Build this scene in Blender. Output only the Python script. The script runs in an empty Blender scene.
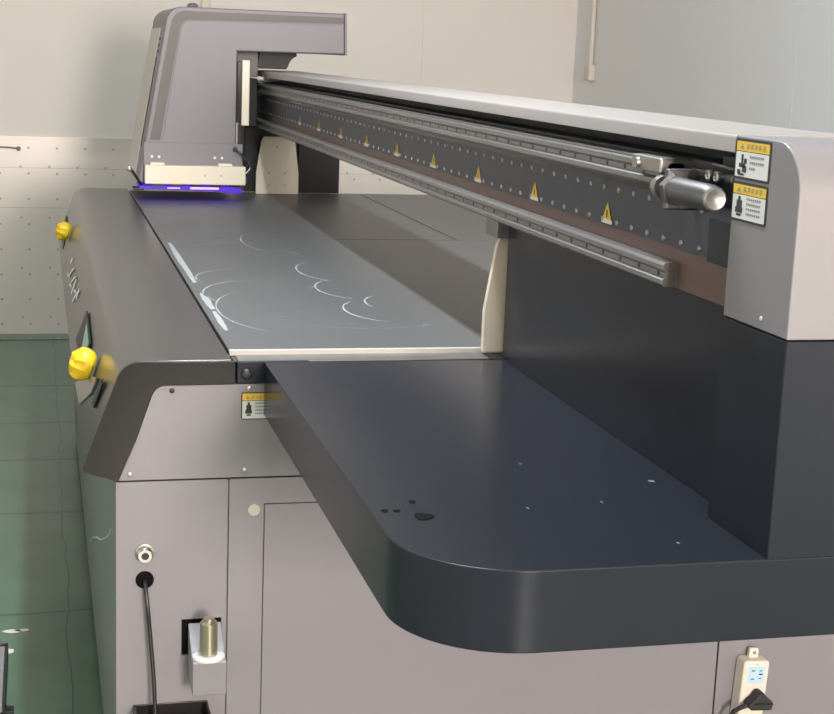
import bpy, bmesh, math, random
from mathutils import Vector, Matrix
random.seed(7)
S = bpy.context.scene
COL = S.collection

# ------------------------------------------------------------------ camera
FPX = 1493.08
cam_d = bpy.data.cameras.new('camera')
cam = bpy.data.objects.new('camera', cam_d); COL.objects.link(cam)
R_ = Vector((0.96961061, -0.24160223, 0.0385179))
U_ = Vector((0.01119764, 0.20109874, 0.97950697))
D_ = Vector((0.24439697, 0.94930904, -0.19769285))
cam.matrix_world = Matrix(((R_.x, U_.x, -D_.x, -0.1116), (R_.y, U_.y, -D_.y, -2.28391),
                           (R_.z, U_.z, -D_.z, 1.32837), (0, 0, 0, 1)))
cam_d.sensor_fit = 'HORIZONTAL'; cam_d.sensor_width = 36.0
cam_d.lens = 36.0 * FPX / 834.0
cam_d.clip_start = 0.02; cam_d.clip_end = 60
S.camera = cam

# ------------------------------------------------------------------ world, lights, exposure
S.view_settings.view_transform = 'Standard'
S.view_settings.look = 'None'
S.view_settings.gamma = 1.0
S.view_settings.use_curve_mapping = False
S.view_settings.exposure = 0.0
w = bpy.data.worlds.new('World'); S.world = w; w.use_nodes = True
w.node_tree.nodes['Background'].inputs[0].default_value = (0.80, 0.90, 1.0, 1)
w.node_tree.nodes['Background'].inputs[1].default_value = 0.6

def area(name, loc, rot, sx, sy, power, color):
    l = bpy.data.lights.new(name, 'AREA'); l.shape = 'RECTANGLE'; l.size = sx; l.size_y = sy
    l.energy = power; l.color = color
    o = bpy.data.objects.new(name, l); COL.objects.link(o); o.location = loc; o.rotation_euler = rot
    return o
# daylight through the high window in the wall behind the camera
WX0, WX1, WZ0, WZ1 = 0.45, 1.25, 1.05, 2.20
LY0, LY1, LZ0, LZ1 = -1.4, 1.4, 0.60, 1.70
area('window_daylight', ((WX0+WX1)/2, -5.98, (WZ0+WZ1)/2), (math.radians(90), 0, 0), WX1-WX0, WZ1-WZ0, 338, (1.0, 0.875, 0.81))
# added cool fill light, set in an invented side window out of view
area('side_fill_light', (-2.27, (LY0+LY1)/2, (LZ0+LZ1)/2), (0, math.radians(-90), 0), LZ1-LZ0, LY1-LY0, 13, (0.80, 0.90, 1.0))
# ceiling LED tubes
CEIL = 2.75
LAMPS = [(0.28, 0.05, 72), (0.30, 1.8, 6), (-0.5, -3.4, 5), (1.2, -3.4, 5)]
for lx, ly, lw in LAMPS:
    area('tube_light', (lx, ly, CEIL-0.075), (0, 0, 0), 0.10, 1.15, lw, (0.84, 0.92, 1.0))

# ------------------------------------------------------------------ materials
def mat(name, col, rough=0.5, metal=0.0, noise=0.0, nscale=8.0, bump=0.0, bscale=200.0, spec=0.5, stretch=None, coat=0.0):
    m = bpy.data.materials.new(name); m.use_nodes = True
    nt = m.node_tree; b = nt.nodes['Principled BSDF']
    b.inputs['Base Color'].default_value = (*col, 1)
    b.inputs['Roughness'].default_value = rough
    b.inputs['Metallic'].default_value = metal
    b.inputs['Specular IOR Level'].default_value = spec
    b.inputs['Coat Weight'].default_value = coat
    tc = nt.nodes.new('ShaderNodeTexCoord'); src = tc.outputs['Object']
    if stretch:
        mp = nt.nodes.new('ShaderNodeMapping'); mp.inputs['Scale'].default_value = stretch
        nt.links.new(src, mp.inputs['Vector']); src = mp.outputs['Vector']
    if noise:
        n = nt.nodes.new('ShaderNodeTexNoise'); n.inputs['Scale'].default_value = nscale; n.inputs['Detail'].default_value = 5
        nt.links.new(src, n.inputs['Vector'])
        r = nt.nodes.new('ShaderNodeValToRGB')
        r.color_ramp.elements[0].position = 0.3; r.color_ramp.elements[1].position = 0.7
        r.color_ramp.elements[0].color = (*[c*(1-noise) for c in col], 1)
        r.color_ramp.elements[1].color = (*[min(1, c*(1+noise)) for c in col], 1)
        nt.links.new(n.outputs['Fac'], r.inputs['Fac']); nt.links.new(r.outputs['Color'], b.inputs['Base Color'])
    if bump:
        n2 = nt.nodes.new('ShaderNodeTexNoise'); n2.inputs['Scale'].default_value = bscale; n2.inputs['Detail'].default_value = 2
        nt.links.new(src, n2.inputs['Vector'])
        bp = nt.nodes.new('ShaderNodeBump'); bp.inputs['Strength'].default_value = bump; bp.inputs['Distance'].default_value = 0.002
        nt.links.new(n2.outputs['Fac'], bp.inputs['Height']); nt.links.new(bp.outputs['Normal'], b.inputs['Normal'])
    return m

def emis(name, col, strength):
    m = bpy.data.materials.new(name); m.use_nodes = True
    b = m.node_tree.nodes['Principled BSDF']
    b.inputs['Base Color'].default_value = (*[c*.08 for c in col], 1)
    b.inputs['Emission Color'].default_value = (*col, 1)
    b.inputs['Emission Strength'].default_value = strength
    return m

M = {}
M['paint'] = mat('light_grey_paint', (0.235, 0.217, 0.236), 0.42, 0, 0.02, 3, 0, 900)
M['paint_white'] = mat('pale_grey_paint', (0.215, 0.203, 0.213), 0.38, 0, 0.02, 3, 0, 900)
M['paint_body'] = mat('mid_grey_paint', (0.030, 0.029, 0.029), 0.26, 0, 0.03, 3, 0, 900, 0.8)
M['paint_side'] = mat('side_grey_paint', (0.17, 0.175, 0.17), 0.33, 0, 0.03, 3)
M['cover'] = mat('sheen_cover_paint', (0.33, 0.30, 0.285), 0.30, 0, 0.02, 3)  # brighter than the housing paint, grazing reflection put into the colour
M['trim'] = mat('charcoal_paint', (0.021, 0.019, 0.020), 0.18, 0, 0.04, 4, 0, 900, 0.2)
M['navy'] = mat('charcoal_navy_paint', (0.0155, 0.0180, 0.0250), 0.24, 0, 0.05, 4, 0, 900, 0.22)
M['black'] = mat('black_plastic', (0.007, 0.007, 0.008), 0.5, 0, 0.05, 20)
M['rubber'] = mat('black_rubber', (0.02, 0.02, 0.022), 0.6, 0, 0.05, 20)
M['bed'] = mat('bed_plate_metal', (0.135, 0.134, 0.134), 0.42, 0.36, 0.06, 2.5, 0, 300)
M['alu'] = mat('aluminium_edge', (0.46, 0.43, 0.385), 0.55, 0.0, 0.03, 10)
M['cream'] = mat('cream_plate', (0.70, 0.62, 0.49), 0.5, 0.1, 0.03, 10)
M['steel'] = mat('brushed_rail_steel', (0.28, 0.27, 0.265), 0.36, 0.8, 0.10, 30, stretch=(1, 0.1, 4))
M['gun'] = mat('dull_steel', (0.16, 0.152, 0.15), 0.40, 0.8, 0.06, 30)
M['chrome'] = mat('bright_steel', (0.42, 0.40, 0.37), 0.36, 1.0, 0.05, 30)
M['brass'] = mat('brass_steel', (0.44, 0.39, 0.29), 0.32, 0.9, 0.06, 40)
M['brown'] = mat('brown_strip', (0.125, 0.075, 0.060), 0.45, 0.1, 0.12, 8, stretch=(1, 0.3, 3))
M['beampanel'] = mat('beam_dark_panel', (0.041, 0.045, 0.058), 0.42, 0.1, 0.06, 10)
M['yellow'] = mat('yellow_label', (0.72, 0.47, 0.03), 0.5, 0, 0.03, 20)
M['white'] = mat('white_label', (0.66, 0.65, 0.63), 0.5, 0, 0.02, 20)
M['ink'] = mat('black_ink', (0.03, 0.03, 0.035), 0.6, 0, 0.02, 20)
M['ink2'] = mat('grey_ink', (0.25, 0.25, 0.26), 0.6, 0, 0.02, 20)
M['bag'] = mat('yellow_cap_film', (0.78, 0.52, 0.015), 0.35, 0, 0.10, 60, 0.5, 60)
M['green_led'] = mat('green_screen', (0.10, 0.34, 0.24), 0.2, 0, 0.3, 60)
M['band'] = mat('taupe_band', (0.088, 0.074, 0.066), 0.45, 0, 0.03, 10)
M['strip_w'] = mat('off_white_plastic', (0.72, 0.65, 0.56), 0.4, 0, 0.02, 10)
M['blue'] = mat('pale_blue_face', (0.45, 0.62, 0.74), 0.4, 0, 0.03, 20)
M['dot'] = mat('cream_sticker', (0.50, 0.48, 0.41), 0.6, 0, 0.03, 20)
M['scratch'] = mat('pale_scratch', (0.34, 0.34, 0.34), 0.6, 0.0, 0.1, 40)
M['stain'] = mat('stain_and_hole_shade', (0.007, 0.007, 0.008), 0.8, 0, 0.05, 20, spec=0.05)  # dried stains, and also painted shade inside the openings
M['inlay'] = mat('cream_inlay', (0.62, 0.56, 0.49), 0.4, 0, 0.02, 10)
M['carriage'] = mat('shaded_grey_paint', (0.170, 0.157, 0.168), 0.42, 0, 0.02, 3)  # light grey paint darkened, weaker far-end light put into the colour
M['uv'] = emis('uv_lamp_violet', (0.13, 0.012, 1.0), 0.5)
M['uvc'] = emis('uv_lamp_core', (0.70, 0.45, 1.0), 1.3)
M['tube'] = emis('lit_tube', (0.92, 0.96, 1.0), 6.0)
M['wallp'] = mat('cream_wall_panel', (0.81, 0.765, 0.71), 0.5, 0, 0.015, 0.8)
M['wains'] = mat('riveted_metal_sheet', (0.74, 0.69, 0.63), 0.33, 0.2, 0.03, 1.5)
M['wallr'] = mat('grey_wall_panel', (0.86, 0.87, 0.875), 0.5, 0, 0.015, 0.8)
M['ceil'] = mat('ceiling_white', (0.75, 0.74, 0.72), 0.7, 0, 0.01, 1)
M['rivet'] = mat('rivet_metal', (0.45, 0.43, 0.40), 0.45, 0.3)
M['glass_frame'] = mat('white_frame', (0.7, 0.7, 0.7), 0.5, 0, 0.02, 10)

def floor_mat():
    m = bpy.data.materials.new('green_epoxy_floor'); m.use_nodes = True
    nt = m.node_tree; N = nt.nodes; L = nt.links; b = N['Principled BSDF']
    tc = N.new('ShaderNodeTexCoord'); sep = N.new('ShaderNodeSeparateXYZ'); L.new(tc.outputs['Object'], sep.inputs[0])
    def math_(op, a, c=None, v=None):
        n = N.new('ShaderNodeMath'); n.operation = op
        L.new(a, n.inputs[0])
        if c is not None: L.new(c, n.inputs[1])
        if v is not None: n.inputs[1].default_value = v
        return n.outputs[0]
    wob = N.new('ShaderNodeTexNoise'); wob.inputs['Scale'].default_value = 4; L.new(tc.outputs['Object'], wob.inputs['Vector'])
    wv = math_('MULTIPLY', wob.outputs['Fac'], v=0.035)
    line = None
    yy = math_('ADD', sep.outputs['Y'], wv)
    xx = math_('ADD', sep.outputs['X'], wv)
    for src, p, hw in [(yy, 1.06, .006), (yy, 1.83, .006), (yy, 2.62, .008), (yy, 3.19, .010), (yy, 3.68, .010), (yy, 4.28, .012),
                       (yy, 0.3, .006), (yy, -0.5, .006), (xx, -0.10, .0022), (xx, -0.72, .003), (xx, -1.33, .003)]:
        d = math_('ABSOLUTE', math_('SUBTRACT', src, v=p))
        k = math_('LESS_THAN', d, v=hw)
        line = k if line is None else math_('MAXIMUM', line, k)
    n = N.new('ShaderNodeTexNoise'); n.inputs['Scale'].default_value = 5; n.inputs['Detail'].default_value = 6
    L.new(tc.outputs['Object'], n.inputs['Vector'])
    r = N.new('ShaderNodeValToRGB'); L.new(n.outputs['Fac'], r.inputs['Fac'])
    r.color_ramp.elements[0].position = .35; r.color_ramp.elements[1].position = .7
    r.color_ramp.elements[0].color = (0.056, 0.135, 0.078, 1); r.color_ramp.elements[1].color = (0.085, 0.170, 0.106, 1)
    mix = N.new('ShaderNodeMix'); mix.data_type = 'RGBA'
    L.new(line, mix.inputs['Factor']); L.new(r.outputs['Color'], mix.inputs['A']); mix.inputs['B'].default_value = (0.025, 0.075, 0.045, 1)
    L.new(mix.outputs['Result'], b.inputs['Base Color'])
    b.inputs['Roughness'].default_value = 0.33
    return m
M['floor'] = floor_mat()

# ------------------------------------------------------------------ mesh helpers
class MB:
    def __init__(s): s.bm = bmesh.new()
    def box(s, x0, x1, y0, y1, z0, z1):
        v = [s.bm.verts.new(p) for p in ((x0,y0,z0),(x1,y0,z0),(x1,y1,z0),(x0,y1,z0),(x0,y0,z1),(x1,y0,z1),(x1,y1,z1),(x0,y1,z1))]
        for f in ((0,3,2,1),(4,5,6,7),(0,1,5,4),(1,2,6,5),(2,3,7,6),(3,0,4,7)): s.bm.faces.new([v[i] for i in f])
        return s
    def prism(s, prof, axis, a, b):
        """prof: 2D list; axis 'Y' -> (x,z), 'X' -> (y,z), 'Z' -> (x,y)"""
        def P(p, t):
            return (p[0], t, p[1]) if axis == 'Y' else (t, p[0], p[1]) if axis == 'X' else (p[0], p[1], t)
        A = [s.bm.verts.new(P(p, a)) for p in prof]; B = [s.bm.verts.new(P(p, b)) for p in prof]
        n = len(prof)
        s.bm.faces.new(A); s.bm.faces.new(B[::-1])
        for i in range(n): s.bm.faces.new((A[i], B[i], B[(i+1) % n], A[(i+1) % n]))
        return s
    def lathe(s, origin, axis, prof, seg=28):
        """prof: (t along axis, radius)"""
        ax = Vector(axis).normalized(); t1 = ax.orthogonal().normalized(); t2 = ax.cross(t1); o = Vector(origin)
        rings = []
        for t, r in prof:
            if r < 1e-6: rings.append([s.bm.verts.new(o+ax*t)]); continue
            rings.append([s.bm.verts.new(o+ax*t+(t1*math.cos(a)+t2*math.sin(a))*r) for a in [2*math.pi*k/seg for k in range(seg)]])
        for A, B in zip(rings, rings[1:]):
            for k in range(seg):
                q = (k+1) % seg
                if len(A) == 1 and len(B) == 1: continue
                if len(A) == 1: s.bm.faces.new((A[0], B[q], B[k]))
                elif len(B) == 1: s.bm.faces.new((A[k], A[q], B[0]))
                else: s.bm.faces.new((A[k], A[q], B[q], B[k]))
        if len(rings[0]) > 1: s.bm.faces.new(rings[0][::-1])
        if len(rings[-1]) > 1: s.bm.faces.new(rings[-1])
        return s
    def tube(s, pts, r, seg=8):
        pts = [Vector(p) for p in pts]; rings = []
        up = None
        for i, p in enumerate(pts):
            d = (pts[min(i+1, len(pts)-1)]-pts[max(i-1, 0)]).normalized()
            if up is None: up = d.orthogonal().normalized()
            up = (up-d*up.dot(d)).normalized(); sd = d.cross(up)
            rings.append([s.bm.verts.new(p+(up*math.cos(2*math.pi*k/seg)+sd*math.sin(2*math.pi*k/seg))*r) for k in range(seg)])
        for A, B in zip(rings, rings[1:]):
            for k in range(seg): s.bm.faces.new((A[k], A[(k+1) % seg], B[(k+1) % seg], B[k]))
        s.bm.faces.new(rings[0][::-1]); s.bm.faces.new(rings[-1])
        return s
    def poly(s, pts):
        s.bm.faces.new([s.bm.verts.new(p) for p in pts]); return s
    def xf(s, fn):
        for v in s.bm.verts: v.co = Vector(fn(v.co))
        return s
    def build(s, name, m, parent=None, bevel=0.0, seg=2, smooth=True, label=None):
        bm = s.bm
        bmesh.ops.recalc_face_normals(bm, faces=bm.faces[:])
        off = Vector((0, 0, 0))
        if parent is not None:
            off = Vector(parent['_o']) if '_o' in parent else off
        for v in bm.verts: v.co -= off
        if parent is None:      # origin at the base centre
            xs = [v.co for v in bm.verts]
            c = Vector(((min(v.x for v in xs)+max(v.x for v in xs))/2, (min(v.y for v in xs)+max(v.y for v in xs))/2, min(v.z for v in xs)))
            for v in bm.verts: v.co -= c
        me = bpy.data.meshes.new(name); bm.to_mesh(me); bm.free()
        o = bpy.data.objects.new(name, me); COL.objects.link(o)
        me.materials.append(m)
        if smooth:
            for p in me.polygons: p.use_smooth = True
            me.set_sharp_from_angle(angle=math.radians(32))
        if parent is not None:
            o.parent = parent; o['_o'] = list(off)
        else:
            o.location = c; o['_o'] = list(c)
        if bevel:
            md = o.modifiers.new('bevel', 'BEVEL'); md.width = bevel; md.segments = seg; md.limit_method = 'ANGLE'; md.angle_limit = math.radians(40)
            md.harden_normals = True
        if label: o['label'] = label
        return o

def thing(name, loc, label, cat, group=None):
    o = bpy.data.objects.new(name, None); COL.objects.link(o); o.location = loc; o.empty_display_size = 0.1
    o['_o'] = list(loc); o['label'] = label; o['category'] = cat
    if group: o['group'] = group
    return o
def tag(o, label, cat, group=None):
    o['label'] = label; o['category'] = cat
    if group: o['group'] = group
    return o
def struct(o): o['kind'] = 'structure'; return o

def arc(cx, cy, r, a0, a1, n=10):
    return [(cx+r*math.cos(math.radians(a0+(a1-a0)*i/n)), cy+r*math.sin(math.radians(a0+(a1-a0)*i/n))) for i in range(n+1)]
def rrect(x0, x1, y0, y1, r, n=5):
    return arc(x1-r, y1-r, r, 0, 90, n)+arc(x0+r, y1-r, r, 90, 180, n)+arc(x0+r, y0+r, r, 180, 270, n)+arc(x1-r, y0+r, r, 270, 360, n)

# ------------------------------------------------------------------ the room
WB, WR, WL, WF = 4.72, 2.424, -2.3, -6.0      # back, right, left, front wall planes
struct(MB().box(WL-.1, WR+.1, WF-.1, WB+.1, -0.1, 0).build('floor', M['floor']))
struct(MB().box(WL-.1, WR+.1, WF-.1, WB+.1, CEIL, CEIL+.1).build('ceiling', M['ceil']))
# back wall of cream panels with joints
b = MB()
for x0, x1 in ((WL, -0.53), (-0.527, 0.64), (0.643, 1.655), (1.658, WR)): b.box(x0, x1, WB, WB+.08, 0.9, CEIL)
b.box(WL, WR, WB+.003, WB+.08, 0.0, CEIL)
struct(b.build('wall_back', M['wallp'], smooth=False))
struct(MB().box(WR, WR+.1, WF, 2.49, 0, CEIL).box(WR, WR+.1, 2.494, WB, 0, CEIL).box(WR+.003, WR+.1, 2.48, 2.5, 0, CEIL).build('wall_right', M['wallr'], smooth=False))
struct(MB().box(WL-.1, WL, WF, LY0, 0, CEIL).box(WL-.1, WL, LY1, WB, 0, CEIL).box(WL-.1, WL, LY0, LY1, 0, LZ0).box(WL-.1, WL, LY0, LY1, LZ1, CEIL).build('wall_left', M['wallp']))
struct(MB().box(WL, WX0, WF-.1, WF, 0, CEIL).box(WX1, WR, WF-.1, WF, 0, CEIL).box(WX0, WX1, WF-.1, WF, 0, WZ0).box(WX0, WX1, WF-.1, WF, WZ1, CEIL).build('wall_front', M['wallp']))
fr = struct(MB().box(WX0-.04, WX0, WF, WF+.02, WZ0-.04, WZ1+.04).box(WX1, WX1+.04, WF, WF+.02, WZ0-.04, WZ1+.04)
            .box(WX0, WX1, WF, WF+.02, WZ0-.04, WZ0).box(WX0, WX1, WF, WF+.02, WZ1, WZ1+.04).build('window_1', M['glass_frame']))
struct(MB().box(WL, WL+.02, LY0-.04, LY0, LZ0-.04, LZ1+.04).box(WL, WL+.02, LY1, LY1+.04, LZ0-.04, LZ1+.04)
       .box(WL, WL+.02, LY0, LY1, LZ0-.04, LZ0).box(WL, WL+.02, LY0, LY1, LZ1, LZ1+.04).build('added_side_window', M['glass_frame']))  # frame of the added, unseen side window for the fill light
# riveted metal sheet wainscot on the back wall
WY = WB-.012
ws = struct(MB().box(WL, WR, WY, WB, 0.0, 0.90).build('trim_1', M['wains'], bevel=.002))
rb = MB()
for i in range(-6, 20):
    for j in range(8):
        x = -0.155+.125*i; z = .05+.115*j
        if x > WR-.05 : continue
        rb.lathe((x, WY, z), (0, -1, 0), [(0, .0058), (.0015, .005), (.002, 0)], 10)
        if j % 2 == 0 and x+.09 < WR: rb.lathe((x+.09, WY, z+.03), (0, -1, 0), [(0, .0055), (.002, .0045), (.003, 0)], 10)
rb.build('rivet_grid', M['rivet'], ws)
cap = MB().box(WL, WR, WY-.004, WB, .896, .906).build('cap_strip', M['wains'], ws)
sj = MB()
for zz in (.585, .765): sj.box(WL, WR, WY-.0004, WY+.001, zz-.0009, zz+.0009)
for xx in (-.48, .72, 1.92): sj.box(xx-.002, xx+.002, WY-.001, WY+.001, .0, .9)
sj.build('sheet_joint', M['rivet'], ws)
# strip of green floor edging with pale studs along the wall
fs = struct(MB().box(WL, WR, WY-.14, WY, 0.0, .003).build('trim_2', M['floor']))
sb = MB()
for i in range(-8, 20): sb.lathe((-0.155+.125*i, WY-.11, .003), (0, 0, 1), [(0, .007), (.002, .006), (.003, 0)], 10)
sb.build('stud', M['rivet'], fs)

def tube_lamp(x, y):
    t = thing('tube_lamp', (x, y, CEIL-.07), 'long white tube lamp on the ceiling', 'lamp', 'tube lamps on the ceiling')
    MB().box(x-.06, x+.06, y-.62, y+.62, CEIL-.03, CEIL).build('lamp_body', M['ceil'], t, .004)
    MB().lathe((x, y-.58, CEIL-.05), (0, 1, 0), [(0, .014), (1.16, .014)], 12).build('lamp_tube', M['tube'], t)
for p in LAMPS: tube_lamp(*p[:2])

# cable conduit with junction box on the right wall, and a conduit on the back wall
t = thing('cable_conduit', (WR, 4.46, 1.248), 'white wall conduit dropping to a small box, on the grey right wall', 'conduit')
MB().lathe((WR-.014, 4.46, 1.31), (0, 0, 1), [(0, .013), (CEIL-1.31, .013)], 14).build('pipe', M['strip_w'], t)
MB().box(WR-.034, WR, 4.425, 4.495, 1.245, 1.318).build('junction_box', M['strip_w'], t, .005)
t = thing('wall_conduit', (.634, WB, 1.50), 'pale conduit strip on the cream back wall above the carriage', 'conduit')
MB().box(.612, .654, WB-.022, WB, 1.20, CEIL).build('channel', M['strip_w'], t, .004)
MB().lathe((.575, WB-.012, 1.495), (0, 0, 1), [(0, .025), (.02, .025), (.028, .012), (.028, 0)], 16).build('cable_gland', M['ink2'], t)
# small metal hook on the wainscot
hk = MB().tube([(-.28, WY-.004, .855), (-.24, WY-.014, .856), (-.205, WY-.016, .852), (-.196, WY-.010, .846)], .004, 8).lathe((-.198, WY, .85), (0, -1, 0), [(0, .011), (.008, .009), (.009, 0)], 14)
tag(hk.build('wall_hook', M['ink2']), 'small dark metal hook on the riveted wall sheet', 'hook')

# ------------------------------------------------------------------ PRINTER BASE
PB = thing('flatbed_printer', (0.75, 1.42, 0), 'long grey flatbed printer base with a dark flat bed and sloped nose', 'printer')
YE = 2.86            # far end
XE = 1.50
# nose profile (x, z)
def nose_prof(inset=0):
    return [(0.003, .661), (-.040, .6745)] + arc(-.041, .6835, .009, 250, 165, 4) + arc(.0375, .812, .0385, 165, 92, 8) + [(.179, .851), (.179, .661)]
MB().prism(nose_prof(), 'Y', 0.004, YE).build('nose_cover', M['paint_body'], PB, .002)
MB().box(0.0, XE, .006, YE, .035, .657).build('cabinet', M['paint_side'], PB, .003)
MB().box(.183, XE, .012, YE, .657, .846).build('bed_frame', M['trim'], PB)
for fx in (.12, 1.38):
    for fy in (.15, 2.7):
        MB().lathe((fx, fy, 0), (0, 0, 1), [(0, .04), (.012, .04), (.014, .014), (.036, .014)], 18).build('foot', M['rubber'], PB)
# bed: plate sections and bright front edge
GX, GY = .957, 1.496
MB().box(.181, 1.46, .064, GY-.003, .8462, .855).build('bed_plate', M['bed'], PB, .0008)
MB().box(.181, GX-.003, GY+.003, 2.743, .8462, .855).build('bed_plate', M['bed'], PB, .0008)
MB().box(GX+.003, 1.46, GY+.003, 2.743, .8462, .855).build('bed_plate', M['bed'], PB, .0008)
MB().box(GX-.003, GX+.003, GY-.003, 2.743, .8462, .8535).box(.60, GX-.003, GY-.003, GY+.003, .8462, .8535).build('bed_groove', M['brown'], PB)
MB().box(.181, .60, GY-.003, GY+.003, .8462, .855).build('bed_filler', M['bed'], PB)
MB().box(GX+.003, 1.46, GY-.003, GY+.003, .8462, .855).build('bed_filler', M['bed'], PB)
MB().box(.181, .60, .056, .064, .8462, .8555).box(.60, 1.46, .056, .064, .8462, .8555).build('bed_edge', M['alu'], PB, .0008, label='bright aluminium strip along the near bed edge')
MB().box(.19, .60, .006, .056, .8462, .8478).build('bed_sill', M['steel'], PB)
# chalk marks and scratches on the bed
zb = .8551
sc = MB()
def ribbon(pts, wd):
    pts = [Vector((p[0], p[1], zb+.0002)) for p in pts]; L = []; Rr = []
    for i, p in enumerate(pts):
        d = (pts[min(i+1, len(pts)-1)]-pts[max(i-1, 0)]).normalized(); n = Vector((-d.y, d.x, 0))*wd*(.5+.5*math.sin(math.pi*(i+.5)/len(pts)))
        L.append(sc.bm.verts.new(p+n)); Rr.append(sc.bm.verts.new(p-n))
    for i in range(len(pts)-1): sc.bm.faces.new((L[i], L[i+1], Rr[i+1], Rr[i]))
def earc(cx, cy, rx, ry, a0, a1, wd, n=22): ribbon([(cx+rx*math.cos(math.radians(a0+(a1-a0)*i/n)), cy+ry*math.sin(math.radians(a0+(a1-a0)*i/n))) for i in range(n+1)], wd)
earc(.515, .425, .072, .12, 125, 262, .0022)
earc(.56, .50, .06, .10, 118, 205, .0018)
earc(.50, .68, .065, .12, 105, 260, .0020)
earc(.50, .93, .062, .14, 105, 262, .0018)
earc(.43, 1.42, .05, .17, 80, 260, .0015)
earc(.40, 1.10, .10, .2, 20, 70, .0012)
earc(.30, .43, .095, .22, 100, 255, .0014)
earc(.32, .62, .12, .17, 88, 215, .0016)
earc(.33, .82, .125, .14, 75, 200, .0016)
earc(.36, 1.25, .13, .16, 70, 150, .0013)
earc(.46, .30, .12, .06, 200, 330, .0010)
earc(.34, 1.62, .10, .05, 40, 140, .0012)
for _ in range(10):
    x, y = random.uniform(.25, .56), random.uniform(.2, 1.6); a = random.uniform(-.3, .5); l = random.uniform(.01, .03)
    ribbon([(x, y), (x+l*.5, y+a*l), (x+l, y+2*a*l)], .0012)
for (y0, y1, wd) in ((.76, 1.40, .007), (.44, .63, .007), (.23, .42, .0055)):
    ribbon([(.197+random.uniform(-.001, .001), y0+(y1-y0)*i/8) for i in range(9)], wd)
sc.build('chalk_mark', M['scratch'], PB, smooth=False)

# near end: panels
Y0 = -.001
def holed(mb, x0, x1, z0, z1, hx0, hx1, hz0, hz1, y0, y1):
    mb.box(x0, hx0, y0, y1, z0, z1); mb.box(hx1, x1, y0, y1, z0, z1); mb.box(hx0, hx1, y0, y1, z0, hz0); mb.box(hx0, hx1, y0, y1, hz1, z1)
    return mb
pl = holed(MB(), .0, .1742, .05, .6585, .103, .167, .364, .427, Y0, .0055)
pl.build('end_panel', M['paint'], PB, smooth=False)
MB().box(.1035, .1665, .0056, .0060, .3645, .4265).build('bracket_opening', M['stain'], PB)  # dark sheet painted in for the shade inside the opening
dr = MB().box(.1770, .2320, Y0, .0055, .05, .6585).box(.2320, 1.0475, Y0, .0055, .6165, .6585)
dr.build('end_panel', M['paint'], PB, smooth=False)
MB().box(.2345, 1.0475, Y0+.0012, .0055, .05, .6140).build('access_door', M['paint'], PB, smooth=False)
MB().box(1.0505, XE, Y0, .0055, .05, .6585).build('end_panel', M['paint'], PB, smooth=False)
MB().prism([(.004, .6615), (.031, .726), (.055, .797)] + arc(.0745, .792, .0195, 160, 92, 5) + [(.30, .8135), (XE, .8135), (XE, .6615)], 'Y', -.0015, .004).build('end_fascia', M['paint'], PB)
tr = [(.0035, .6605), (-.040, .674)] + arc(-.041, .6835, .009, 250, 165, 4) + arc(.0375, .812, .0385, 165, 92, 8) + [(.1835, .8498), (.1835, .8135)] + arc(.0745, .792, .0215, 92, 160, 5) + [(.0300, .726)]
MB().prism(tr, 'Y', -.004, .0035).build('nose_trim', M['trim'], PB, .0008)
MB().box(.1865, .30, -.003, .004, .8142, .8490).build('trim_block', M['navy'], PB, .001)
MB().lathe((.2005, -.003, .8295), (0, -1, 0), [(0, .0085), (.004, .0085), (.007, .006), (.008, 0)], 20).build('trim_bolt', M['black'], PB)
for sx, sz, dark in ((.0855, .804, 1), (.021, .671, 0), (.2, .6735, 0), (.2055, .806, 0)):
    MB().lathe((sx, -.0015, sz), (0, -1, 0), [(0, .0042), (.0018, .0036), (.003, 0)], 14).build('screw', M['black' if dark else 'chrome'], PB)
MB().lathe((.217, Y0, .606), (0, -1, 0), [(0, .0095), (.0008, .0095), (.001, 0)], 28).build('round_sticker', M['dot'], PB, label='round cream sticker')
# round metal connector and cable hole
cn = MB().lathe((.044, Y0, .542), (0, -1, 0), [(0, .0150), (.003, .0150), (.004, .0125), (.012, .0125), (.014, .0105), (.018, .0105), (.018, .006)], 26).build('metal_connector', M['chrome'], PB)
MB().lathe((.044, Y0-.0175, .542), (0, -1, 0), [(0, .006), (.0010, .006), (.0011, 0)], 16).build('socket_hole', M['black'], cn)
MB().lathe((.0445, Y0, .497), (0, -1, 0), [(0, .0145), (.0012, .0145), (.0013, .0120), (.0004, .0118), (.0004, 0)], 28).build('cable_grommet', M['stain'], PB)  # black disc stands in for the shade inside the cable hole
# levelling bracket
br = MB().prism([(-.0005, .364), (-.0005, .420), (-.052, .392), (-.055, .386), (-.08, .386), (-.082, .384), (-.082, .330), (-.0005, .330)], 'X', .1135, .1665)
LB = br.build('levelling_bracket', M['paint_white'], PB, .0015)
MB().lathe((.140, -.062, .3855), (0, 0, 1), [(0, .0255), (.004, .0255), (.0055, .020), (.0055, .0150)], 28).build('washer', M['white'], LB)
MB().lathe((.140, -.062, .391), (0, 0, 1), [(0, .0140), (.052, .0140), (.055, .0115), (.055, .009), (.060, .009), (.061, .006), (.061, 0)], 28).build('bolt_cylinder', M['brass'], LB)

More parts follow.
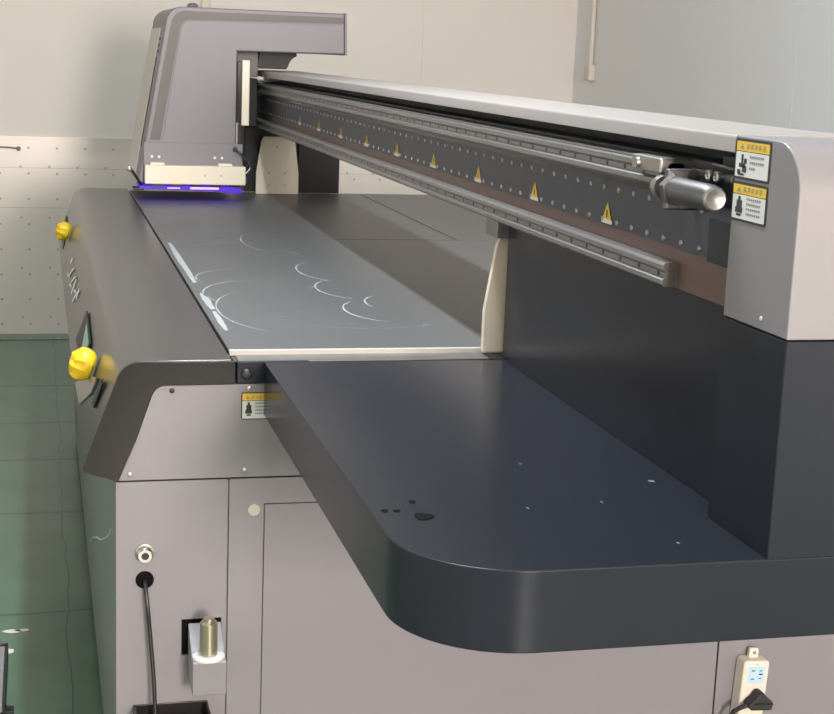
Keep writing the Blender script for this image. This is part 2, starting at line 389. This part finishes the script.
# warning sticker in a local (u, v) frame mapped by fn(u, v, h)
def sticker(name, parent, fn, wd, ht, label, kind=0):
    def sheet(x0, x1, y0, y1, h, r=0.0):
        mb = MB(); pr = rrect(x0, x1, y0, y1, r) if r else [(x0, y0), (x1, y0), (x1, y1), (x0, y1)]
        A = [mb.bm.verts.new(fn(p[0], p[1], h)) for p in pr]; B = [mb.bm.verts.new(fn(p[0], p[1], 0)) for p in pr]
        mb.bm.faces.new(A); n = len(pr); mb.bm.faces.new(B[::-1])
        for i in range(n): mb.bm.faces.new((A[i], A[(i+1) % n], B[(i+1) % n], B[i]))
        return mb
    root = sheet(0, wd, 0, ht, .0006, .003).build(name, M['ink'], parent, label=label)
    e = .035*wd
    sheet(e, wd-e, ht*.70, ht-e, .0009, .001).build('yellow_header', M['yellow'], root, smooth=False)
    sheet(e, wd-e, e, ht*.68, .0009, .001).build('white_field', M['white'], root, smooth=False)
    tx = MB()
    def bar(x0, x1, y0, y1):
        tx.poly([fn(x0*wd, y0*ht, .0012), fn(x1*wd, y0*ht, .0012), fn(x1*wd, y1*ht, .0012), fn(x0*wd, y1*ht, .0012)])
    tx.poly([fn(.14*wd, .76*ht, .0012), fn(.26*wd, .76*ht, .0012), fn(.20*wd, .88*ht, .0012)])
    for i in range(5):
        x = .34+.115*i
        bar(x, x+.08, .86, .875); bar(x, x+.08, .80, .812); bar(x+.03, x+.045, .76, .89); bar(x, x+.012, .76, .85)
    rows = 3 if kind == 0 else 4
    for i in range(rows):
        y = .58-.14*i if kind == 0 else .60-.125*i
        x1 = .90 if i < rows-1 else (.62 if kind == 0 else .86)
        for k in range(int((x1-.44)/.06)): bar(.44+.06*k, .44+.06*k+.047, y-.028, y+.028)
    tx.build('text_row', M['ink2'], root, smooth=False)
    pg = MB()
    def pbar(x0, x1, y0, y1):
        pg.poly([fn(x0*wd, y0*ht, .0012), fn(x1*wd, y0*ht, .0012), fn(x1*wd, y1*ht, .0012), fn(x0*wd, y1*ht, .0012)])
    if kind == 0:
        pbar(.20, .26, .40, .62); pbar(.14, .32, .30, .40); pbar(.10, .20, .14, .24); pbar(.24, .36, .18, .34); pbar(.28, .36, .40, .52); pbar(.12, .30, .10, .15)
    else:
        pbar(.16, .32, .36, .54); pbar(.20, .27, .54, .64); pbar(.13, .34, .22, .36); pbar(.17, .31, .14, .20)
    pg.build('pictogram', M['ink'], root, smooth=False)
    return root
sticker('warning_sticker', PB, lambda u, v, h: (.1935+u, -.0017-h, .7555+v), .050, .044, 'yellow and white warning sticker beside the tray', 1)

# nose slanted face frame: s up the slope, t along Y, h outwards
NO = Vector((-.0487, 0, .687)); NS = Vector((.306, 0, .952)); NN = Vector((-.952, 0, .306))
def nf(y, s, h=0.0): return NO+NS*s+NN*(h+.0008)+Vector((0, y, 0))
def npoly(pts, h0, h1, mb=None):
    mb = mb or MB()
    A = [mb.bm.verts.new(nf(y, s, h1)) for y, s in pts]; B = [mb.bm.verts.new(nf(y, s, h0)) for y, s in pts]
    mb.bm.faces.new(A); mb.bm.faces.new(B[::-1]); n = len(pts)
    for i in range(n): mb.bm.faces.new((A[i], A[(i+1) % n], B[(i+1) % n], B[i]))
    return mb
# switch panels, display, emergency stops
cp = npoly([(.55, .050), (.87, .031), (.83, .103), (.53, .092)], -.002, .0008).build('control_panel', M['black'], PB)
npoly([(.57, .056), (.66, .054), (.74, .094), (.56, .088)], 0, .0012).build('display', M['green_led'], cp, label='green lit display')
npoly([(2.36, .022), (2.62, .026), (2.80, .080), (2.50, .078)], -.002, .0008).build('switch_panel', M['black'], PB)
npoly([(.36, .012), (.56, .006), (.40, .060), (.222, .094), (.228, .066)], -.002, .0010).build('foil_patch', M['chrome'], PB, label='shiny silver foil patch')
npoly([(.105, .111), (.15, .108), (.165, .064), (.119, .066)], -.002, .0009).build('slot', M['black'], PB)
MB().lathe(nf(.112, .114), NN, [(0, .004), (.002, .003), (.0025, 0)], 12).build('screw', M['black'], PB)
def estop(y, s, R, name='emergency_stop_button'):
    c = nf(y, s)
    mb = MB(); prof = [(0, R*.72), (R*.15, R*.9), (R*.5, R*1.0), (R*.9, R*.97), (R*1.2, R*.8), (R*1.38, R*.5), (R*1.42, 0)]
    mb.lathe(c, NN, prof, 22)
    for v in mb.bm.verts:
        d = v.co-c; k = 1+.07*math.sin(37*d.y/R*.25+3*d.z/R)+.05*math.sin(9*d.z/R+5*d.x/R)
        v.co = c+d*k if d.dot(NN) > R*.3 else v.co
    return mb.build(name, M['bag'], PB, label='emergency stop button under a crumpled yellow cover')
estop(.34, .088, .028); estop(2.30, .084, .027)
# white lettering on the slanted nose, read from the left side
lg = MB()
def stroke(y0, s0, y1, s1, wy, ws):
    npoly([(y0-wy, s0-ws), (y0+wy, s0-ws), (y1+wy, s1+ws), (y1-wy, s1+ws)], 0, .0006, lg)
stroke(1.80, .062, 1.80, .078, .012, 0); stroke(1.78, .036, 1.66, .042, .02, .003); stroke(1.70, .045, 1.62, .074, .014, 0)
stroke(1.58, .040, 1.50, .044, .02, .003); stroke(1.55, .048, 1.46, .078, .012, 0); stroke(1.42, .040, 1.42, .078, .012, 0); stroke(1.36, .060, 1.30, .064, .02, .003); stroke(1.30, .040, 1.24, .076, .012, 0); stroke(1.22, .062, 1.22, .084, .010, 0)
lg.build('lettering', M['white'], PB)
# scrape marks on the cabinet's left side
MB().tube([(-.0003, 1.35, .112), (-.0003, 1.05, .222), (-.0003, .80, .305), (-.0003, .58, .372), (-.0003, .40, .435), (-.0003, .20, .509), (-.0003, .16, .530)], .0016, 6).build('scrape', M['white'], PB)

# ------------------------------------------------------------------ GANTRY: beam, cover, rails, end housing, tray
G = thing('printer_gantry', (.75, -.2, .763), 'dark beam gantry over the bed with end housing and round-cornered tray', 'gantry')
YB0, YB1 = -.849, 3.0
ZS, ZT, XP = .848, .763, .619
# tray slab with one rounded corner
tp = [(.229, -.0045)] + arc(.354, -.866, .125, 180, 270, 14) + [(1.15, -.991), (1.15, -.0045)]
MB().prism(tp, 'Z', ZT, ZS).build('tray', M['navy'], G, .0018, 3)
MB().box(XP, XP+.25, YB0+.002, -.004, ZS, 1.074).build('side_panel', M['navy'], G, .0008)
# seam bead and scratches on tray
for (x, y, a, b2) in ((.282, -.811, .0105, .012), (.282, -.758, .0035, .005), (.245, -.786, .004, .005), (.258, -.788, .004, .004)):
    pts = []
    for k in range(14):
        an = 2*math.pi*k/14; rr = 1+.15*math.sin(3*an+x*50)
        pts.append((x+a*rr*math.cos(an), y+b2*rr*math.sin(an), ZS+.0006))
    MB().poly(pts).build('stain', M['stain'], G, smooth=False)
for (x, y, l) in ((.580, -.710, .012), (.402, -.795, .004), (.493, -.783, .003), (.52, -.93, .004), (.45, -.62, .003)):
    l *= .6
    MB().poly([(x, y, ZS+.0002), (x+l, y-.004, ZS+.0002), (x+l*1.1, y, ZS+.0002), (x+l*.3, y+.003, ZS+.0002)]).build('fleck', M['scratch'], G, smooth=False)
# end housing
XH, YH0, YH1 = .591, -.991, -.849
ZK = 1.071
MB().box(XH, 1.15, YH0, YH1, ZS-.001, ZK-.001).build('housing_base', M['navy'], G, .0018)
rc = .052
hp = [(YH1, ZK), (YH1, 1.2605)] + arc(YH0+rc, 1.2605-rc, rc, 90, 180, 10) + [(YH0, ZK)]
MB().prism(hp, 'X', XH, 1.15).build('end_housing', M['paint_white'], G, .0018, 2)
sticker('warning_sticker', G, lambda u, v, h: (XH-.0002-h, -.850-u, 1.2165+v), .0775, .0415, 'upper yellow and white warning sticker on the housing', 0)
sticker('warning_sticker', G, lambda u, v, h: (XH-.0002-h, -.850-u, 1.1735+v), .0775, .0405, 'lower yellow and white warning sticker on the housing', 1)
MB().lathe((XH, -.935, 1.083), (-1, 0, 0), [(0, .0025), (.001, .002), (.0012, 0)], 10).build('screw', M['white'], G)
# beam body and cover
MB().box(.616, .735, YB0, YB1, 1.0745, 1.225).build('beam', M['beampanel'], G, .001)
MB().box(.655, .735, YB0, YB1, 1.225, 1.246).build('cover_spacer', M['black'], G)
cvp = [(.589, 1.2425)] + arc(.593, 1.257, .004, 180, 92, 4) + [(.64, 1.2617), (.735, 1.2622), (.745, 1.258), (.745, 1.2425)]
MB().prism(cvp, 'Y', YB0, 2.80).build('beam_cover', M['cover'], G, .0006)
# dark face panel with two rows of pan head studs
MB().box(.604, .616, YB0+.002, YB1, 1.1215, 1.181).build('face_panel', M['beampanel'], G, .0008)
MB().box(.606, .616, YB0+.002, YB1, 1.0755, 1.1215).build('wear_strip', M['brown'], G, label='brown strip under the dark face panel')
MB().box(.6035, .606, -.849, -.772, 1.118, 1.166).build('cover_plate', M['navy'], G)
r1 = MB()
def stud(mb, y, z): mb.lathe((.604, y, z), (-1, 0, 0), [(0, .0037), (.0015, .0032), (.0024, 0)], 10)
for z in (1.171, 1.129):
    k = 0
    for i in range(70):
        y = -.751+.05*i
        if z > 1.15 and y < -.62 and i > 0: continue
        o_ = MB(); stud(o_, y, z)
        k += 1
        if k <= 40: o_.build('panel_stud', M['chrome'], G)
        else:
            me_ = bpy.data.meshes.new('t'); o_.bm.to_mesh(me_); r1.bm.from_mesh(me_); o_.bm.free(); bpy.data.meshes.remove(me_)
fs_ = r1.build('panel_studs', M['chrome'], G); fs_['kind'] = 'stuff'
for i in range(9):
    y = -.467+.298*i
    wt = MB().poly([(.6032, y+.016, 1.129), (.6032, y-.016, 1.129), (.6032, y, 1.152)]).build('warning_triangle', M['yellow'], G, smooth=False, label='small yellow warning triangle on white base')
    MB().poly([(.6030, y+.019, 1.1245), (.6030, y-.019, 1.1245), (.6030, y-.019, 1.1295), (.6030, y+.019, 1.1295)]).build('triangle_base', M['white'], wt, smooth=False)
    MB().poly([(.6028, y+.002, 1.132), (.6028, y-.002, 1.132), (.6028, y-.002, 1.142), (.6028, y+.002, 1.142)]).build('triangle_mark', M['ink'], wt, smooth=False)
# linear rails with bolt holes
def rail(z0, z1, yend, nm):
    zc = (z0+z1)/2; h = (z1-z0)
    pr = [(.606, z0), (.590, z0), (.586, z0+.003), (.586, zc-.006), (.590, zc-.003), (.590, zc+.003), (.586, zc+.006), (.586, z1-.003), (.589, z1), (.606, z1)]
    ro = MB().prism(pr, 'Y', yend, 2.80).build(nm, M['steel'], G, .0005)
    hb = MB()
    for i in range(90):
        y = yend+.02+.06*i
        if y > 2.75: break
        hb.lathe((.5902, y, zc), (-1, 0, 0), [(0, .0036), (.0003, .0036), (.0004, 0)], 10)
    hb.build('bolt_hole', M['black'], ro)
    return ro
ru = rail(1.190, 1.2195, -.69, 'upper_rail')
MB().box(.598, .606, -.70, 2.80, 1.1815, 1.190).build('rail_seat', M['trim'], G)
MB().box(.588, .64, -.66, 2.80, 1.2195, 1.2215).build('rail_cap', M['steel'], G)
rl = rail(1.0765, 1.105, -.695, 'lower_rail')
# end stop with shock absorber
es = MB().box(.576, .620, -.690, -.603, 1.2060, 1.2245).build('rail_stop', M['chrome'], G, .003, label='bright steel block on the rail end')
MB().lathe((.5765, -.625, 1.215), (-1, 0, 0), [(0, .007), (.004, .006), (.004, 0)], 14).build('stop_bolt', M['chrome'], es)
bk = MB().box(.566, .606, -.737, -.725, 1.170, 1.216)
bk.box(.598, .606, -.83, -.725, 1.208, 1.218)
BK = bk.build('buffer_bracket', M['gun'], G, .003)
MB().lathe((.573, -.715, 1.1935), (0, -1, 0), [(-.020, .0), (-.020, .010), (-.012, .013), (0, .013)], 20).build('buffer_tip', M['chrome'], BK)
MB().lathe((.573, -.737, 1.1935), (0, -1, 0), [(0, .0185), (.012, .0185)], 6).build('hex_nut', M['gun'], BK, .001)
MB().lathe((.573, -.748, 1.1935), (0, -1, 0), [(0, .0148), (.085, .0148), (.090, .0135), (.094, .0130)], 28).build('buffer_body', M['gun'], BK)
MB().lathe((.573, -.842, 1.1935), (0, -1, 0), [(0, .0132), (.004, .0132), (.006, .011), (.005, .006), (.003, 0)], 28).build('buffer_cap', M['steel'], BK)
for yy in (-.785, -.806): MB().lathe((.599, yy, 1.2135), (-1, 0, 0), [(0, .0062), (.008, .0062), (.009, .004), (.006, .003), (.006, 0)], 16).build('socket_screw', M['chrome'], BK)
MB().tube([(.604, -.77, 1.225), (.604, -.849, 1.222)], .0016, 8).build('wire', M['steel'], G)
MB().box(.612, .640, -.81, -.775, 1.222, 1.236).build('sensor', M['black'], G, .002)
# legs under the beam: cream foot plates, near and far, and the dark far column
def foot_plate(y, nm='foot_plate'):
    p = [(.592, .8552), (.592, .925), (.608, 1.03), (.614, 1.046), (.713, 1.046), (.722, 1.03), (.736, .925), (.736, .8552)]
    o = MB().prism(p, 'Y', y, y+.012).build(nm, M['cream'], G, .0015)
    for (x, z) in ((.662, 1.012), (.635, .925), (.635, .885), (.69, .925), (.69, .885)):
        MB().lathe((x, y, z), (0, -1, 0), [(0, .0045), (.001, .0045), (.0011, 0)], 12).build('bolt', M['rivet'], o)
    return o
foot_plate(.02); foot_plate(2.70)
MB().box(.600, .630, -.003, .06, 1.046, 1.0740).build('beam_shim', M['steel'], G, .001)
MB().box(.742, .884, 2.745, 2.95, .856, 1.074).build('far_column', M['trim'], G, .002)
MB().box(.56, .741, 2.76, 2.95, .856, 1.0744).build('far_column', M['black'], G, .002)

# ------------------------------------------------------------------ PRINT CARRIAGE
C = thing('print_carriage', (.36, 2.6, .9), 'tall grey print carriage at the beam far end with violet lamp beneath', 'carriage')
Y1, Y2 = 2.45, 2.98
def cprof(d=0.0):
    return [(.187+d*1.0, .906), (.2695+d*1.0, 1.391)] + arc(.322+d*.5, 1.397-d, .051, 172, 92, 8) + [(.829, 1.449-d), (.833, 1.3215), (.493, 1.3190), (.493, .906)]
MB().prism(cprof(), 'Y', Y1, Y2).build('carriage_shell', M['carriage'], C, .006, 3)
# face: thin rim, taupe band, inset panel
def poly_face(pts, y0, y1): return MB().prism(pts, 'Y', y0, y1)
bo = [(.225, 1.042), (.2855, 1.388)] + arc(.332, 1.393, .043, 172, 92, 8) + [(.826, 1.436), (.8265, 1.418), ] + arc(.345, 1.380, .030, 92, 172, 8) + [(.256, 1.042)]
poly_face(bo, Y1-.0035, Y1+.001).build('face_band', M['band'], C)
inn = [(.262, 1.036), (.318, 1.382)] + arc(.346, 1.380, .026, 172, 92, 6) + [(.826, 1.412), (.829, 1.3255), (.489, 1.3230), (.489, .97), (.25, .97)]
poly_face(inn, Y1-.0025, Y1+.001).build('face_panel', M['carriage'], C, .001)
MB().prism([(.829, 1.450), (.836, 1.450), (.840, 1.320), (.833, 1.320)], 'Y', Y1, Y2).build('arm_end_cap', M['carriage'], C, .001)
# pale inlay with indicator lamps on the slanted left side
def lf(y, q, h): # q from 0 (bottom) to 1 (top) of the slanted left edge
    a = Vector((.187, y, .906)); b2 = Vector((.2695, y, 1.391)); n = Vector((-.986, 0, .168)); return a+(b2-a)*q+n*h
ml = MB()
def lpoly(mb, ya, yb, qa, qb, h):
    A = [mb.bm.verts.new(lf(y, q, h)) for y, q in ((ya, qa), (yb, qa), (yb, qb), (ya, qb))]; B = [mb.bm.verts.new(lf(y, q, 0)) for y, q in ((ya, qa), (yb, qa), (yb, qb), (ya, qb))]
    mb.bm.faces.new(A); mb.bm.faces.new(B[::-1])
    for i in range(4): mb.bm.faces.new((A[i], A[(i+1) % 4], B[(i+1) % 4], B[i]))
lpoly(ml, 2.60, 2.975, .02, .985, .002)
ml.build('side_inlay', M['inlay'], C)
dl = MB(); lpoly(dl, 2.555, 2.585, .22, .80, .0015); dl.build('side_slot', M['black'], C)
for q in (.835, .875, .915): il = MB(); lpoly(il, 2.535, 2.575, q-.008, q+.008, .002); il.build('indicator', M['black'], C)
# lower front: plate, cream block, hinges, lamp
MB().box(.205, .512, Y1-.012, Y1-.003, .935, 1.034).build('front_plate', M['carriage'], C, .001)
bl = MB().box(.206, .517, Y1-.055, Y1-.012, .9085, .9665).build('lamp_housing', M['cream'], C, .003)
for x in (.230, .252, .425, .447):
    MB().lathe((x, Y1-.012, .990), (0, -1, 0), [(0, .0045), (.003, .004), (.0035, 0)], 12).build('plate_screw', M['white'], C)
for x in (.245, .455): MB().box(x-.022, x+.022, Y1-.040, Y1-.011, .966, .974).build('hinge', M['cream'], C, .002)
for x in (.390, .440): MB().lathe((x, Y1-.055, .938), (0, -1, 0), [(0, .004), (.001, .004), (.0011, 0)], 12).build('housing_hole', M['rivet'], bl)
ul = MB().prism([(.190, .902), (.30, .9035), (.50, .902), (.515, .886), (.49, .880), (.42, .888), (.30, .890), (.19, .893)], 'Y', Y1-.045, Y1+.10).build('uv_lamp', M['uv'], C, .001, label='violet lit ultraviolet lamp')
MB().prism(rrect(.345, .435, .8935, .9005, .003), 'Y', Y1-.0465, Y1-.044).prism(rrect(.275, .315, .8945, .8985, .0018), 'Y', Y1-.0465, Y1-.044).build('lamp_core', M['uvc'], ul)
for i in range(5): MB().box(.230+.060*i, .262+.060*i, Y1-.050, Y1-.02, .9025, .9090).build('lamp_clip', M['trim'], C)
MB().box(.20, .50, Y1+.02, Y2-.02, .895, .9070).build('carriage_base', M['black'], C)
# cables at the right and a clip with bracket at the left
MB().tube([(.49, Y1-.014, 1.018), (.505, Y1-.03, 1.005), (.525, Y1-.03, .985), (.535, Y1-.025, .962), (.522, Y1-.03, .945), (.508, Y1-.02, .93)], .0035, 8).build('cable_loop', M['paint_body'], C)
MB().tube([(.485, Y1-.014, 1.021), (.51, Y1-.02, 1.0), (.53, Y1-.02, .965), (.515, Y1-.02, .94)], .0028, 8).build('cable_loop', M['trim'], C)
MB().lathe((.488, Y1-.012, 1.018), (0, -1, 0), [(0, .008), (.006, .008), (.007, 0)], 14).build('cable_gland', M['black'], C)
MB().box(.505, .523, Y1-.03, Y1-.008, .912, .935).build('cable_clamp', M['carriage'], C, .002)
cl = MB().tube([(.162, Y1-.03, .955), (.170, Y1-.03, .945), (.192, Y1-.03, .912), (.197, Y1-.02, .900)], .004, 8).build('side_lever', M['trim'], C)
MB().lathe((.160, Y1-.03, .952), (0, -1, 0), [(-.008, .0085), (.006, .0085), (.008, .005)], 14).build('lever_knob', M['steel'], cl)
MB().box(.172, .205, Y1-.045, Y1+.02, .8885, .896).build('edge_sensor', M['black'], C, .002)
# beam carrier: light vertical plate facing the beam, and the dark drag chain beneath the arm
MB().box(.507, .531, Y1-.012, Y1+.03, 1.092, 1.294).build('slider_plate', M['cream'], C, .003)
MB().box(.4935, .507, Y1-.003, Y1+.02, 1.10, 1.29).build('slider_bracket', M['trim'], C, .001)
MB().box(.548, .585, Y1+.20, Y1+.45, 1.08, 1.235).build('slider_block', M['black'], C, .002)
MB().prism([(.584, 1.3205), (.705, 1.3205)] + arc(.722, 1.27, .044, 110, 170, 6) + [(.672, 1.268), (.576, 1.268)], 'Y', Y1+.16, Y1+.34).build('drag_chain', M['black'], C, .002)
MB().box(.49, .580, Y1+.16, Y1+.34, 1.24, 1.3205).build('arm_web', M['carriage'], C, .002)

# ------------------------------------------------------------------ POWER STRIP, PLUG, CABLE, CABLE BOX, STAND
P = thing('power_strip', (1.10, -.0015, 0.08), 'off-white power strip, slightly tilted, on the right end panel', 'power strip')
def tilt(mb, a=math.radians(2.8), cx=1.105, cz=.26):
    ca, sa = math.cos(a), math.sin(a)
    return mb.xf(lambda c: (cx+(c.x-cx)*ca+(c.z-cz)*sa, c.y, cz-(c.x-cx)*sa+(c.z-cz)*ca))
tilt(MB().prism(rrect(1.0835, 1.133, .075, .304, .006), 'Y', -.034, -.0015)).build('strip_body', M['strip_w'], P, .004, 3)
tilt(MB().prism(rrect(1.100, 1.118, .302, .321, .004), 'Y', -.016, -.008)).build('hanging_tab', M['strip_w'], P, .001)
tilt(MB().lathe((1.110, -.016, .3125), (0, -1, 0), [(0, .0036), (.0004, .0036), (.0005, 0)], 14)).build('tab_hole', M['ink2'], P)
bf = tilt(MB().box(1.0935, 1.1245, -.0348, -.0338, .262, .294)).build('socket_face', M['blue'], P)
for (x0, x1, z0, z1) in ((1.099, 1.105, .2855, .2873), (1.099, 1.105, .270, .2718), (1.1135, 1.1205, .2785, .281), (1.114, 1.119, .2855, .287), (1.114, 1.119, .2715, .273)):
    tilt(MB().box(x0, x1, -.0353, -.0346, z0, z1)).build('socket_slot', M['ink'], bf)
tilt(MB().lathe((1.109, -.034, .2985), (0, -1, 0), [(0, .0013), (.0006, .0010), (.0007, 0)], 8)).build('indicator', M['ink2'], P)
PG = thing('plug', (1.108, -.034, .217), 'black plug with cord in the off-white power strip', 'plug')
pgp = [(1.096, .2215), (1.134, .2215), (1.1355, .226), (1.1355, .238), (1.128, .241), (1.122, .247)] + arc(1.1120, .246, .0085, 20, 160, 6) + [(1.100, .242), (1.092, .236), (1.088, .228)]
tilt(MB().prism(pgp, 'Y', -.060, -.0345)).build('plug_body', M['rubber'], PG, .004, 3)
tilt(MB().box(1.098, 1.1345, -.0615, -.059, .2335, .2355)).build('grip_ridge', M['black'], PG)
MB().tube([(1.098, -.048, .232), (1.088, -.050, .229), (1.078, -.048, .225), (1.068, -.042, .216), (1.060, -.036, .19), (1.058, -.03, .10), (1.06, -.03, .012)], .0042, 10).build('cord', M['rubber'], PG)

cb = MB().tube([(.0445, -.0045, .497), (.0445, -.012, .494), (.047, -.022, .470), (.051, -.028, .42), (.055, -.032, .37), (.0575, -.036, .33), (.0585, -.04, .295), (.060, -.045, .262)], .0034, 10)
tag(cb.build('cable', M['trim']), 'thin dark grey cable hanging from the round hole in the end panel', 'cable')
BX = thing('cable_box', (.086, -.03, 0.19), 'black open cable box at the foot of the end panel', 'box')
bx = MB().box(.027, .146, -.06, -.0012, .19, .196).box(.027, .031, -.06, -.0012, .19, .2860).box(.142, .146, -.06, -.0012, .19, .2860).box(.027, .146, -.0040, -.0012, .19, .2860).box(.027, .146, -.0600, -.0570, .19, .265)
bx.build('box_body', M['trim'], BX, .0015)
ck = []
for i in range(50):
    a = i*.45; ck.append((.100+.030*math.cos(a), -.030+.018*math.sin(a), .215+.055*i/50))
tag(MB().tube(ck, .0034, 8).build('cable_coil', M['rubber']), 'coiled black cable inside the cable box', 'cable')
ST = thing('equipment_stand', (-.24, .76, 0), 'dark edged grey stand at the lower left corner of the floor', 'stand')
MB().box(-.40, -.1935, .60, .905, .012, .030).build('stand_plate', M['paint_white'], ST, .002)
MB().box(-.1935, -.1875, .60, .91, .0, .034).box(-.40, -.1875, .905, .911, .0, .034).build('stand_edge', M['black'], ST, .001)
MB().box(-.19, -.172, .605, .635, 0, .012).build('stand_foot', M['black'], ST, .002)
# pale chips on the floor
fc = MB()
for (x, y, a, b2) in ((-.182, 1.062, .020, .012), (-.160, 1.066, .016, .008), (-.186, .945, .010, .014)):
    fc.poly([(x+a*math.cos(k*.785)*(1+.3*math.sin(k*2.2)), y+b2*math.sin(k*.785), .0006) for k in range(8)])
fo = fc.build('trim_3', M['strip_w'], smooth=False); struct(fo)

for o in bpy.data.objects:
    if '_o' in o: del o['_o']
